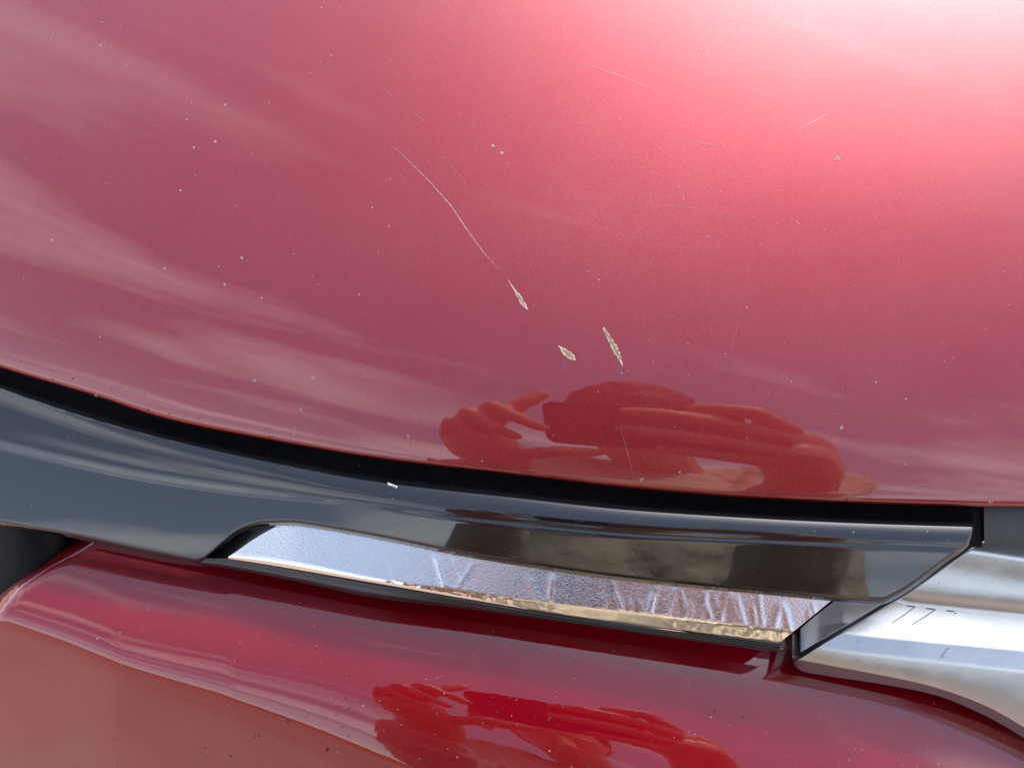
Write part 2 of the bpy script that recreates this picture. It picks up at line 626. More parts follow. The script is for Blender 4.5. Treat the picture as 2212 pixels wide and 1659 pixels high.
def bevel_wrinkle(u, t):
    """blistered film on the polished bevel"""
    out = np.zeros_like(u)
    fl = u.ravel(); tf = t.ravel(); of = out.ravel()
    for i in range(len(fl)):
        amp = np.interp(fl[i], [770, 820, 900, 1080, 1150, 1210, 1220, 1400, 1440, 1500, 1690], [0, .5, 1, 0.8, 0.3, 0.3, 0.12, .15, .8, 1.1, 1.0])
        if amp > 0:
            of[i] = amp * (mnoise.noise(Vector((fl[i] / 20.0, tf[i] * 1.2, 0))) + 0.35 * mnoise.noise(Vector((fl[i] / 9.0, tf[i] * 1.8, 4))))
    return out


Cu = np.repeat(cu[None, :], RC, 0)
ctop, cbot = chrome_top(cu), chrome_bot(cu)
Cv = ctop[None, :] + (np.maximum(cbot - ctop, 0.2))[None, :] * np.linspace(0, 1, RC)[:, None]
s_base = trim_s(cu, vL(np.clip(cu, 600, 1880))) + 0.0042
# integrate on a full, uncut column so that the cut ends keep the same face
vst = np.where(cu < 620, 1122.0 + 0 * cu, chrome_top(np.maximum(cu, 620)))
cB2 = np.polyfit(cu, np.log(trim_s(cu, vst) + 0.0055), 4)


def chrome_phi(u, v):
    x = v - vCbend(u)
    return lin([(480, 30), (800, 31), (1100, 35), (1800, 37)])(u) + 1.5 * np.clip(-x / 60, -1, 1) + 31.0 * smooth01((x + 4) / 12.0) + 14 * smooth01((v - vCB(u) + 9) / 9.0)


nr = 220
Vfull = vst[None, :] + (vCB(cu) + 30 - vst)[None, :] * np.linspace(0, 1, nr)[:, None]
Ufull = np.repeat(cu[None, :], nr, 0)
sC = integrate(Ufull, Vfull, chrome_phi(Ufull, Vfull), np.exp(np.polyval(cB2, cu)))


def chrome_s(j, v):
    return np.interp(v, Vfull[:, j], sC[:, j])


Cs = np.stack([chrome_s(j, Cv[:, j]) for j in range(len(cu))], 1)
face_m = Cv <= vCbend(Cu) + 1
Cs_w = Cs - np.where(face_m, chrome_wrinkle(Cu, Cv), 0)
bt = np.clip((Cv - vCbend(Cu)) / np.maximum(vCB(Cu) - vCbend(Cu), 1), 0, 1)
bw = bevel_wrinkle(Cu, bt)
Cs_w = Cs_w - bw * 0.00022 * (np.sin(np.pi * np.clip(bt * 1.15, 0, 1)) * (bt > 0))
Pc = pt(Cu, Cv, Cs_w)
bend_lo = pt(cu, Cv[-1] + 0.6, Cs[-1] + 0.0006)
bend_lo2 = pt(cu, Cv[-1] + 0.3, Cs[-1] + 0.0018)
Pc = np.concatenate([Pc, bend_lo[None], bend_lo2[None]], 0)
insert = obj('chrome_insert', grid_mesh(Pc), M_CHROME, trim, label='grained chrome insert with creased, lifting film')
insert.data.materials.append(M_CHROME2)
# polished bevel below the bend
mi = []
nc = len(cu)
for p in insert.data.polygons:
    r_, c_ = divmod(p.index, nc - 1)
    mi.append(1 if (r_ >= RC - 1 or (Cv[r_, c_] + Cv[r_ + 1, c_ + 1]) / 2 > (vCbend(cu[c_]) + 1)) else 0)
insert.data.polygons.foreach_set('material_index', mi)

# --- black tray and lower lip round the insert
vU = curve([(-600, 930), (0, 1131), (165, 1160), (425, 1217), (470, 1224), (640, 1256), (802, 1290), (1000, 1314), (1213, 1343), (1437, 1376), (1640, 1403), (1696, 1409)])
lu = np.unique(np.concatenate([np.linspace(424, 520, 40), np.linspace(520, 1660, 150), np.linspace(1660, 1697, 24)]))
sC_at = lambda u, v: np.array([np.interp(vv, Vfull[:, k], sC[:, k]) for vv, k in zip(v, [int(np.argmin(np.abs(cu - x))) for x in u])])
# extrapolate the insert depth to the tray ends with a smooth fit
fitb = np.polyfit(cu, np.log([chrome_s(j, vCB(cu[j])) for j in range(len(cu))]), 3)
sCB = lambda u: np.exp(np.polyval(fitb, u))
fitt = np.polyfit(cu, np.log([chrome_s(j, vst[j]) for j in range(len(cu))]), 3)
lip_rows = []
endr = np.sqrt(np.clip(1 - ((lu - 1684) / 13.5) ** 2, 0, 1))
endr = np.where(lu < 1684, 1.0, endr)
topv = np.where(lu < 640, np.interp(lu, [424, 440, 512, 567, 640], [1213, 1205, 1150, 1132, 1130]), vL(np.clip(lu, 640, 1880)) - 8)
cbv = np.where(lu < 493, 1204 + 0 * lu, vCB(lu))
for t_ in np.linspace(0, 1, 10):
    v = topv + (np.maximum(cbv - 1, topv + 1) - topv) * t_
    ff = np.exp(np.polyval(fitt, lu)) * (1 - t_) + sCB(lu) * t_
    lip_rows.append(pt(lu, v, ff + 0.0026))
mid = 0.5 * (cbv + vU(lu))
half = 0.5 * (vU(lu) - cbv)
for k, (a, ds) in enumerate([(-1.0, 0.0022), (-0.97, 0.0004), (-0.6, -0.0003), (-0.35, 0.0004), (-0.1, 0.0006), (0.15, 0.0003), (0.55, 0.0010), (0.85, 0.0026), (1.0, 0.005), (0.9, 0.010)]):
    lip_rows.append(pt(lu, mid + half * a * endr, sCB(lu) + ds + (1 - endr) * 0.003))
obj('insert_frame', grid_mesh(np.array(lip_rows)), M_FRAME, trim)

# --- lower red bumper
vBtop = curve([(-600, 930), (0, 1131), (165, 1160), (425, 1217), (470, 1224), (802, 1290), (1213, 1343), (1437, 1376), (1696, 1409), (1760, 1440), (1874, 1467), (2008, 1488), (2110, 1524), (2212, 1585), (2400, 1720), (2800, 2050)])
vBst = curve([(-600, 900), (0, 1091), (425, 1180), (802, 1245), (1213, 1300), (1700, 1355), (2212, 1420), (2800, 1500)])
vCr = curve([(-600, 1120), (0, 1337), (120, 1380), (250, 1432), (480, 1505), (640, 1566), (800, 1636), (1068, 1750), (1500, 1900), (2212, 2080), (2800, 2200)])
bu = np.linspace(-520, 2760, 240)
nb = 340
VBOT = 2300.0
Ub = np.repeat(bu[None, :], nb, 0)
Vb = vBst(bu)[None, :] + (VBOT - vBst(bu))[None, :] * np.linspace(0, 1, nb)[:, None] ** 1.1
WID = lin([(-600, 30), (0, 34), (250, 45), (500, 85), (800, 170), (1068, 260), (1500, 330), (2800, 360)])
vFold = lin([(-600, 1900), (-150, 1480), (0, 1331), (44, 1280), (112, 1230), (176, 1194), (215, 1165), (300, 1050), (2800, 1000)])


def bumper_phi(u, v, fold=True):
    x = v - vCr(u)
    w = WID(u)
    t_ = (v - vBst(u)) / np.maximum(vCr(u) - vBst(u), 50)
    base = 5.0 + 19.0 * np.clip(t_, 0, 1.4)
    # roll over the crease: reaches the horizon (about 60 degrees) at the crease
    roll = 36.0 * np.exp(np.minimum(x, 0) / w) 
    past = np.where(x > 0, 1.0 - np.exp(-x / (0.35 * w)), 0) * 14.0
    ph = base + np.where(x > 0, 36.0, roll) + past
    ph = np.minimum(ph, 76)
    if not fold:
        return ph
    # the shelf falls away behind the fold at the far left
    fo = (vFold(u) - v)
    fb = smooth01((fo + 4) / 22.0) * smooth01((330 - u) / 120.0)
    return ph * (1 - fb) + (-26.0) * fb


PB = bumper_phi(Ub, Vb, False)
lipu = np.linspace(430, 1690, 60)
cl_ = np.polyfit(lipu, np.log(sCB(lipu)), 2)
# line through the lip, offset behind it; start row is at vBst
s_lip = np.exp(np.polyval(cl_, np.clip(bu, -100, 2300)))
sB = integrate(Ub, Vb, PB, s_lip, 0)
rowr = np.array([int(np.argmin(np.abs(Vb[:, j] - float(vBtop(min(max(bu[j], 330), 2212)))))) for j in range(len(bu))])
want = s_lip + 0.017 + 0.004 * (bu - 1068) / 1000.0
ratio = np.array([want[j] / sB[rowr[j], j] for j in range(len(bu))])
cr_ = np.polyfit(bu[(bu > 200) & (bu < 2300)], ratio[(bu > 200) & (bu < 2300)], 3)
sB = sB * np.polyval(cr_, np.clip(bu, -200, 2500))[None, :]
sBf = integrate(Ub, Vb, bumper_phi(Ub, Vb), np.ones(len(bu)))
for j in range(len(bu)):
    r0 = int(np.argmin(np.abs(Vb[:, j] - max(vFold(bu[j]) + 40, vBst(bu[j])))))
    sBf[:, j] *= sB[r0, j] / sBf[r0, j]
sB = sBf
PBUMP = pt(Ub, Vb, sB)
BN = normals_of(PBUMP)
jb = int(np.argmin(np.abs(bu - 1068))); rb = int(np.argmin(np.abs(Vb[:, jb] - 1490)))
print('bumper normal', BN[rb, jb], 'view', -ray(1068, 1490) / np.linalg.norm(ray(1068, 1490)), PBUMP[rb, jb], 'depth', sB[rb, jb], 'lip', s_lip[jb])
sk = []
for zf in (0.25, 0.55, 0.8, 1.0):
    q = PBUMP[-1].copy()
    q[:, 2] = q[:, 2] * (1 - zf) + 0.24 * zf
    q[:, 1] += 0.03 * zf
    sk.append(q)
bumper = obj('bumper', grid_mesh(np.concatenate([PBUMP, np.array(sk)], 0)), M_PAINT, car, label='red lower bumper panel with a crease at the left')

# --- black patch at the far left, painting in the dark gap and its reflection
ku = np.linspace(-400, 172, 40)
kb = curve([(-600, 1700), (-300, 1500), (0, 1296), (44, 1254), (112, 1205), (140, 1186), (172, 1166)])
sBj = lambda u, v: np.array([np.interp(b, Vb[:, int(np.argmin(np.abs(bu - a)))], sB[:, int(np.argmin(np.abs(bu - a)))]) for a, b in zip(u, v)])
rows = []
eb = np.log(sBj(ku, kb(ku)))
eb = np.exp(np.polyval(np.polyfit(ku, eb, 3), ku))
for t_ in np.linspace(0, 1, 12):
    v = (vBst(ku) - 30) + (kb(ku) - vBst(ku) + 30) * t_
    rows.append(pt(ku, v, eb + 0.010 * (1 - t_) - 0.0025 + 0.003 * t_ ** 6))
obj('dark_reflection_patch', grid_mesh(np.array(rows)), M_SEAL, car)

# --- silver grille frame
vST = curve([(1711, 1372), (1800, 1300), (1900, 1235), (2030, 1192), (2098, 1177), (2131, 1167), (2212, 1164), (2800, 1150)])
vSB = curve([(1711, 1405), (1713, 1425), (1719, 1438), (1735, 1448), (1780, 1457), (1874, 1471), (2008, 1496), (2110, 1535), (2212, 1592), (2320, 1670), (2500, 1830), (2800, 2150)])
vD = curve([(1700, 1444), (1725, 1426), (1866, 1340), (1971, 1275), (2052, 1218), (2098, 1187), (2131, 1168), (2212, 1120), (2800, 900)])
F1 = lin([(2000, 1172), (2098, 1190), (2212, 1208), (2800, 1300)])
F2 = lin([(1700, 1237), (1971, 1303), (2212, 1328), (2800, 1390)])
F3 = lin([(1700, 1346), (1866, 1375), (2212, 1408), (2800, 1470)])
F4 = lin([(1700, 1386), (1825, 1406), (2212, 1450), (2800, 1520)])
F5 = curve([(1700, 1412), (1725, 1424), (1762, 1431), (1967, 1470), (2008, 1480), (2122, 1520), (2212, 1570), (2320, 1645), (2500, 1800), (2800, 2110)])
su = np.unique(np.concatenate([np.linspace(1711, 1760, 30), np.linspace(1760, 2240, 130), np.linspace(2240, 2780, 60)]))


def step(x, w):
    return smooth01((x + w) / (2 * w))


def silver_phi(u, v):
    ph = 24.0
    ph = ph + 34.0 * step(v - F1(u), 6) + 4.0 * np.sin((v - F1(u)) / 16.0) * step(v - F1(u), 6) * (1 - step(v - F2(u) + 40, 10))
    ph = ph + 16.0 * smooth01((v - (F2(u) - 38)) / 34.0)
    ph = ph - 64.0 * step(v - F2(u), 4)
    ph = ph + 25.0 * step(v - F3(u), 5)
    ph = ph + 19.0 * step(v - F4(u), 7) + 8 * smooth01((v - F4(u)) / np.maximum(F5(u) - F4(u), 10))
    ph = ph + 34.0 * step(v - F5(u), 3)
    return ph


nS = 260
Us = np.repeat(su[None, :], nS, 0)
topS = np.minimum(vST(su), vSB(su) - 4)
Vs = topS[None, :] + (vSB(su) - topS)[None, :] * np.linspace(0, 1, nS)[:, None]
Dv = np.maximum(vD(su), topS)
# integrate full columns from the common start row and tie the ridge to a smooth line in space
PHs = silver_phi(Us, Vs)
sS = integrate(Us, Vs, PHs, np.ones(len(su)))
tgt = np.exp(np.polyval(cl_, np.clip(su, 0, 2800))) + 0.0015
for j in range(len(su)):
    sS[:, j] *= tgt[j] / np.interp(F4(su[j]), Vs[:, j], sS[:, j])
sDr = np.array([np.interp(Dv[j], Vs[:, j], sS[:, j]) for j in range(len(su))])
sS = np.where(Vs < Dv[None, :], sDr[None, :], sS)
# flank left of the ridge falls away
fall = np.maximum(Dv[None, :] - Vs, 0)
sS = sS + 0.00013 * fall + 0.0035 * smooth01(fall / 14.0) * 0.5
# round the left end back
endf = np.clip((1722 - Us) / 11.0, 0, 1)
sS = sS + 0.004 * (1 - np.sqrt(np.clip(1 - endf ** 2, 0, 1)))
PS = pt(Us, Vs, sS)
back = [pt(su, Vs[-1] + 1.5, sS[-1] + 0.001), pt(su, Vs[-1] + 1.0, sS[-1] + 0.006)]
PS = np.concatenate([PS, np.array(back)], 0)
leftc = PS[:, :1, :] + AF * 0.008
PS = np.concatenate([leftc, PS], 1)
frame = obj('grille_frame', grid_mesh(PS), M_SILVER, car, label='folded satin silver grille frame at the right')


def silver_s(u, v):
    j = np.clip(np.searchsorted(su, u), 1, len(su) - 1)
    a = np.interp(v, Vs[:, j - 1], sS[:, j - 1]); b = np.interp(v, Vs[:, j], sS[:, j])
    w = (u - su[j - 1]) / (su[j] - su[j - 1])
    return a * (1 - w) + b * w


# --- dark liner closing the space behind strip, insert and frame
gu2 = np.linspace(-500, 2760, 60)
rows = []
for t_ in np.linspace(0, 1, 20):
    v = vE(gu2) - 60 + (vBst(gu2) + 60 - vE(gu2) + 60) * t_
    rows.append(pt(gu2, v, fT(gu2) + 0.030 + 0.012 * t_))
obj('grille_liner', grid_mesh(np.array(rows)), M_SEAL, car)


# ------------------------------------------------------------------ marks on the car
def on_hood(u, v, lift=0.00006):
    s = hood_s(u, v)
    return pt(np.atleast_1d(u), np.atleast_1d(v), s - lift)


def on_bumper(u, v, lift=0.00008):
    u = np.atleast_1d(np.asarray(u, float)); v = np.atleast_1d(np.asarray(v, float))
    out = []
    for a, b in zip(u, v):
        x = (a - bu[0]) / (bu[1] - bu[0]); i = int(np.clip(x, 0, len(bu) - 2)); f = x - i
        s = np.interp(b, Vb[:, i], sB[:, i]) * (1 - f) + np.interp(b, Vb[:, i + 1], sB[:, i + 1]) * f
        out.append(s)
    return pt(u, v, np.array(out) - lift)


def on_trim(u, v, lift=0.00008):
    return pt(np.atleast_1d(u), np.atleast_1d(v), trim_s(np.atleast_1d(u), np.atleast_1d(v)) - lift)


def ribbon(pts, widths, onf, lift=0.00006):
    """thin tapered strip along picture points, laid on a panel"""
    pts = np.array(pts, float)
    d = np.gradient(pts, axis=0)
    d /= np.linalg.norm(d, axis=1, keepdims=True)
    nn = np.stack([-d[:, 1], d[:, 0]], 1)
    w = np.array(widths)[:, None] * 0.5
    A = pts - nn * w; B = pts + nn * w
    va = onf(A[:, 0], A[:, 1], lift); vb = onf(B[:, 0], B[:, 1], lift); vm = onf(pts[:, 0], pts[:, 1], lift + 0.00003)
    n = len(pts)
    verts = np.concatenate([va, vm, vb])
    faces = []
    for i in range(n - 1):
        faces += [(i, n + i, n + i + 1, i + 1), (n + i, 2 * n + i, 2 * n + i + 1, n + i + 1)]
    return verts, faces


def blob(u, v, ru, rv, ang, onf, lift, n=11, rough=0.25, dome=0.0):
    th = np.linspace(0, 2 * np.pi, n, endpoint=False)
    rr = 1 + rough * RNG.uniform(-1, 1, n)
    x = ru * rr * np.cos(th); y = rv * rr * np.sin(th)
    c, s_ = math.cos(ang), math.sin(ang)
    U = u + x * c - y * s_; V = v + x * s_ + y * c
    e = onf(U, V, lift)
    c0 = onf(np.array([u]), np.array([v]), lift + dome)
    verts = np.concatenate([e, c0])
    faces = [(i, n, (i + 1) % n) for i in range(n)]
    return verts, faces


def join(parts):
    V = []; Fc = []; k = 0
    for v, f in parts:
        V.append(v); Fc += [tuple(i + k for i in q) for q in f]; k += len(v)
    return np.concatenate(V), Fc


def interp_poly(pts, n):
    pts = np.array(pts, float)
    t_ = np.concatenate([[0], np.cumsum(np.linalg.norm(np.diff(pts, axis=0), axis=1))])
    q = np.linspace(0, t_[-1], n)
    return np.stack([np.interp(q, t_, pts[:, 0]), np.interp(q, t_, pts[:, 1])], 1)


def crop4(p):   # (picture measurements taken in the 1850,1000 enlargement)
    return [((1850 + x / 3.6867) * 0.57755, (1000 + y / 3.6867) * 0.57755) for x, y in p]


def ragged(ax, w, jag, lift, onf, drop=0.0):
    """strip with torn, uneven sides"""
    n = len(ax)
    d = np.gradient(ax, axis=0)
    d /= np.linalg.norm(d, axis=1, keepdims=True)
    nn = np.stack([-d[:, 1], d[:, 0]], 1)
    wl = w * 0.5 * (1 + jag * RNG.uniform(-1, 1, n))
    wr_ = w * 0.5 * (1 + jag * RNG.uniform(-1, 1, n))
    A = ax - nn * wl[:, None]; B = ax + nn * wr_[:, None]
    va = onf(A[:, 0], A[:, 1], lift); vb = onf(B[:, 0], B[:, 1], lift); vm = onf(ax[:, 0], ax[:, 1], lift + drop)
    verts = np.concatenate([va, vm, vb]); faces = []
    for i in range(n - 1):
        faces += [(i, n + i, n + i + 1, i + 1), (n + i, 2 * n + i, 2 * n + i + 1, n + i + 1)]
    return verts, faces


def gouge(name, outline_axis, wout, win, core, label):
    ax = interp_poly(crop4(outline_axis), 34)
    n = len(ax)
    tq = np.linspace(0, 1, n)
    wo_ = np.maximum(np.interp(tq, np.linspace(0, 1, len(wout)), wout), 0.4)
    parts = [ragged(ax, wo_, 0.30, 0.00007, on_hood, 0.00006)]
    for k in range(7):                       # torn flakes along the rim
        i = RNG.integers(int(core[0] * n), int(core[1] * n))
        sd = RNG.choice([-1, 1])
        parts.append(blob(ax[i, 0] + sd * wo_[i] * 0.42, ax[i, 1] - 0.3 * sd * wo_[i] * 0.42, 1.3 + RNG.uniform(0, 1.3), 0.8, RNG.uniform(0.5, 1.3), on_hood, 0.00012, 7, 0.5, 0.0001))
    v, f = join(parts)
    g = obj(name, mesh_of(v, f), M_PRIMER, hood, label=label, smooth=False)
    i0, i1 = int(core[0] * (n - 1)), int(core[1] * (n - 1)) + 1
    axc = ax[i0:i1] + np.array([0.5, -0.2])
    wi = np.maximum(np.interp(np.linspace(0, 1, len(axc)), np.linspace(0, 1, len(win)), win), 0.3)
    v, f = ragged(axc, wi, 0.45, 0.00016, on_hood)
    obj('bare_patch', mesh_of(v, f), M_BARE, hood, smooth=False)
    return g


gouge('paint_gouge', [(188, 175), (230, 245), (290, 335), (340, 415), (385, 490), (425, 545), (462, 590)], [0.5, 1.2, 1.8, 7.2, 8.6, 7.0, 0.6], [1.0, 3.6, 4.6, 3.6, 1.0], (0.42, 0.88), 'slim gouge ending the long scratch')
gouge('paint_gouge', [(880, 1078), (925, 1125), (985, 1175), (1045, 1220), (1085, 1255), (1118, 1282)], [0.6, 5.0, 13.0, 14.5, 11.0, 0.8], [2.0, 7.0, 8.0, 3.0], (0.22, 0.88), 'short wide gouge with pale torn rim')
gouge('paint_gouge', [(1503, 835), (1550, 925), (1610, 1030), (1665, 1130), (1715, 1230), (1745, 1310), (1766, 1365)], [4.0, 7.0, 8.5, 11.0, 10.5, 6.0, 0.6], [3.0, 5.0, 6.0, 7.0, 3.0], (0.06, 0.86), 'longest gouge, brown inside with pale rim')

# faint violet smear fading out below each gouge
M_SMEAR, tb, bb = new_mat('faint_violet_film')
bb.inputs['Base Color'].default_value = (0.13, 0.095, 0.18, 1)
bb.inputs['Roughness'].default_value = 0.3
at = N(tb, 'ShaderNodeAttribute', attribute_name='fade')
LK(tb, math_n(tb, 'MULTIPLY', at.outputs['Fac'], 0.26), bb.inputs['Alpha'])
for (u0, v0, du_, dv_, w_) in ((1222, 779, -8, 28, 22), (1341, 788, -12, 48, 22), (1130, 662, -8, 20, 14)):
    q = interp_poly([(u0, v0), (u0 + du_ * .5, v0 + dv_ * .5), (u0 + du_, v0 + dv_)], 10)
    cols = []
    pv = []
    for j, x in enumerate(np.linspace(-1, 1, 9)):
        pv.append(on_hood(q[:, 0] + x * w_ * 0.5, q[:, 1] - x * 2, 0.00005))
        cols.append((1 - np.linspace(0, 1, 10)) ** 1.3 * math.cos(x * math.pi / 2) ** 1.2 * smooth01(np.linspace(0.25, 4, 10)))
    me = grid_mesh(np.array(pv), flip=True)
    at_ = me.attributes.new('fade', 'FLOAT', 'POINT')
    at_.data.foreach_set('value', np.array(cols).ravel().astype(np.float32))
    obj('violet_smear', me, M_SMEAR, hood)

# scratches
SCR = [([(843, 312), (880, 345), (930, 395), (975, 446), (1010, 498), (1040, 540), (1078, 584)], [0.5, 1.1, 1.7, 2.7, 2.6, 2.1, 0.5], M_SCR, 'long pale curved scratch across the hood'),
       ([(1098, 606), (1112, 630), (1122, 648)], [0.4, 1.0, 1.6], M_SCR, None),
       ([(822, 187), (842, 204), (860, 221)], [0.6, 1.2, 0.6], M_SCR2, None),
       ([(885, 236), (905, 254), (920, 266)], [0.6, 1.2, 0.5], M_SCR2, None),
       ([(958, 340), (990, 375), (1012, 405)], [0.5, 1.0, 0.5], M_SCR2, None),
       ([(1215, 130), (1280, 145), (1340, 165), (1400, 190), (1445, 207)], [0.6, 2.0, 2.2, 1.8, 0.6], M_SCR2, 'faint straight scratch near the top'),
       ([(1470, 170), (1390, 150), (1270, 118)], [0.4, 1.1, 0.4], M_SCR2, None),
       ([(1724, 282), (1760, 262), (1800, 239)], [0.8, 2.6, 0.9], M_SCR, None),
       ([(1720, 310), (1750, 303), (1780, 298)], [0.4, 1.2, 0.4], M_SCR2, None),
       ([(1796, 42), (1812, 34)], [2.0, 2.0], M_SCR, None),
       ([(1832, 18), (1846, 9)], [1.0, 1.3], M_SCR, None),
       ([(2012, 26), (2022, 15)], [1.0, 1.3], M_SCR, None),
       ([(1420, 296), (1500, 308), (1580, 320), (1660, 334)], [0.3, 1.1, 0.9, 0.3], M_SCR2, None),
       ([(1395, 300), (1430, 325), (1470, 355)], [0.3, 1.0, 0.3], M_SCR2, None),
       ([(1460, 271), (1500, 274)], [0.8, 0.8], M_SCR2, None),
       ([(1320, 304), (1350, 318)], [0.6, 0.6], M_SCR2, None),
       ([(1330, 440), (1500, 450), (1640, 475), (1725, 495)], [0.2, 0.8, 0.8, 0.3], M_SCR2, None),
       ([(1720, 479), (1728, 485)], [1.4, 1.2], M_SCR, None),
       ([(1340, 925), (1352, 965), (1362, 1000), (1368, 1032)], [0.6, 1.2, 1.3, 0.6], M_SCR2, 'fine vertical scratch across the phone reflection'),
       ([(1230, 752), (1260, 756), (1290, 745)], [0.3, 0.7, 0.3], M_SCR2, None),
       ([(1600, 690), (1588, 720), (1575, 770)], [0.4, 1.2, 0.5], M_SCR2, None),
       ([(1540, 40), (1600, 46), (1660, 58)], [0.3, 1.2, 0.4], M_SCR2, None),
       ([(1330, 62), (1390, 72)], [0.5, 0.9], M_SCR2, None),
       ([(940, 118), (952, 140), (962, 160)], [0.4, 0.8, 0.3], M_SCR2, None),
       ([(268, 147), (276, 140)], [1.8, 1.0], M_SCR, None)]
for pts, ws, m_, lab in SCR:
    n = max(8, len(pts) * 7)
    P2 = interp_poly(pts, n)
    w2 = np.interp(np.linspace(0, 1, n), np.linspace(0, 1, len(ws)), ws)
    v, f = ribbon(P2, w2, on_hood, 0.00008)
    obj('scratch', mesh_of(v, f), m_, hood, label=lab)

# stone chips: pale ring with dark middle
CHIPS = [(217, 99, 3), (487, 227, 3), (1065, 315, 4), (1084, 330, 4), (1513, 108, 3.2), (1528, 122, 2.6), (1809, 343, 6.5), (1294, 605, 2.5), (550, 822, 4.5), (676, 816, 5), (650, 885, 4.5), (635, 940, 5), (881, 942, 5), (522, 557, 4), (485, 615, 3.5), (565, 644, 2.5), (216, 728, 2.5), (112, 519, 4), (465, 306, 3.5), (419, 319, 3), (1386, 1036, 6), (1818, 924, 5.5), (1613, 664, 2.5), (1957, 862, 2.6), (1892, 826, 2.6), (1955, 1003, 3), (1468, 1020, 3), (2140, 1082, 7), (208, 854, 5), (390, 412, 3), (356, 580, 3), (1041, 996, 2.6), (1343, 806, 2), (1357, 802, 1.6), (2060, 772, 2), (2040, 780, 2), (776, 636, 2.2), (1486, 742, 1.5), (1567, 765, 2), (900, 905, 2)]
for (u, v_, r_) in CHIPS:
    parts = blob(u, v_, r_ * 0.7, r_ * 0.82, RNG.uniform(0, 3), on_hood, 0.00007, 12, 0.3)
    obj('stone_chip', mesh_of(*parts), M_DUST, hood, smooth=False)
    if r_ > 4.2:
        obj('stone_chip', mesh_of(*blob(u + 0.2 * r_, v_ + 0.1 * r_, r_ * 0.32, r_ * 0.36, 0, on_hood, 0.00014, 9, 0.3)), M_BARE, hood, smooth=False)

# dust: nobody could count it
dust = []
for i in range(1500):
    u = RNG.uniform(-100, 2300)
    v_ = RNG.uniform(-60, float(vE(u)) - 12)
    r_ = min(0.25 + RNG.exponential(0.24), 1.5)
    dust.append(blob(u, v_, r_ * RNG.uniform(0.7, 1.4), r_, RNG.uniform(0, 3), on_hood, 0.00006, 6, 0.3))
obj('dust', mesh_of(*join(dust)), M_DUST, hood, kind='stuff', smooth=False)
dust = []
for i in range(420):
    u = RNG.uniform(0, 2212)
    v_ = RNG.uniform(float(vBtop(u)) + 25, 1680)
    r_ = min(0.3 + RNG.exponential(0.35), 2.0)
    dust.append(blob(u, v_, r_ * RNG.uniform(0.7, 1.6), r_, RNG.uniform(0, 3), on_bumper, 0.00008, 6, 0.3))
obj('dust', mesh_of(*join(dust)), M_DUST, bumper, kind='stuff', smooth=False)
dust = []
for i in range(110):
    u = RNG.normal(900, 260)
    v_ = RNG.uniform(1500, 1690)
    r_ = min(0.6 + RNG.exponential(0.8), 4)
    dust.append(blob(u, v_, r_ * RNG.uniform(0.5, 0.9), r_ * RNG.uniform(0.8, 1.8), RNG.uniform(0, 1.2), on_bumper, 0.0001, 7, 0.4))
obj('grime', mesh_of(*join(dust)), M_GRIME, bumper, kind='stuff', smooth=False)
dust = []
for i in range(170):
    u = RNG.uniform(0, 2090)
    v_ = vT(u) + (vL(u) - vT(u)) * RNG.uniform(0.05, 0.95)
    r_ = min(0.3 + RNG.exponential(0.35), 1.8)
    dust.append(blob(u, float(v_), r_, r_ * 1.1, RNG.uniform(0, 3), on_trim, 0.00008, 6, 0.3))
obj('dust', mesh_of(*join(dust)), M_ENGRAVE, trim, kind='stuff', smooth=False)
# grit in the gap, dirt along the hood rim, dried water marks on the strip
def on_seal(u, v, lift=0.0002):
    u = np.atleast_1d(u); v = np.atleast_1d(v)
    a_ = (v - vE(u)) / (vT(u) - vE(u))
    return pt(u, v, fT(u) + np.interp(a_, [0.35, 0.75, 1.0], [0.0085, 0.006, 0.0022]) - lift)


dust = []
for i in range(34):
    u = RNG.uniform(20, 2080)
    v_ = float(vE(u) + (vT(u) - vE(u)) * RNG.uniform(0.4, 0.95))
    r_ = min(0.4 + RNG.exponential(0.5), 3.0)
    dust.append(blob(u, v_, r_ * RNG.uniform(0.8, 2.0), r_, RNG.uniform(-.3, .5), on_seal, 0.0002, 7, 0.4))
obj('grit', mesh_of(*join(dust)), M_LINER, car, kind='stuff', smooth=False)
dust = []
for i in range(70):
    u = RNG.uniform(10, 900) if i < 50 else RNG.uniform(900, 2200)
    v_ = float(vE(u)) - 5 - RNG.exponential(14)
    r_ = min(0.4 + RNG.exponential(0.4), 2.2)
    dust.append(blob(u, v_, r_ * 0.8, r_ * RNG.uniform(0.8, 2.2), RNG.uniform(-.3, .4), on_hood, 0.00008, 7, 0.4))
obj('grime', mesh_of(*join(dust)), M_GRIME, hood, kind='stuff', smooth=False)
for (u0, v0, ra, rb_, an) in ((345, 1004, 15, 9, .3), (622, 1013, 20, 6, .25), (672, 1021, 24, 7, .2), (1888, 1161, 14, 10, .1), (1700, 1146, 7, 5, 0), (1250, 1121, 8, 6, .2)):
    th = np.linspace(0, 2 * np.pi, 40)
    wob = 1 + 0.12 * np.sin(3 * th + u0) + 0.06 * np.sin(7 * th)
    x_, y_ = ra * wob * np.cos(th), rb_ * wob * np.sin(th)
    q = np.stack([u0 + x_ * math.cos(an) - y_ * math.sin(an), v0 + x_ * math.sin(an) + y_ * math.cos(an)], 1)
    obj('water_mark', mesh_of(*ribbon(q, np.full(40, 1.3), on_trim, 0.00009)), M_SCR3, trim)

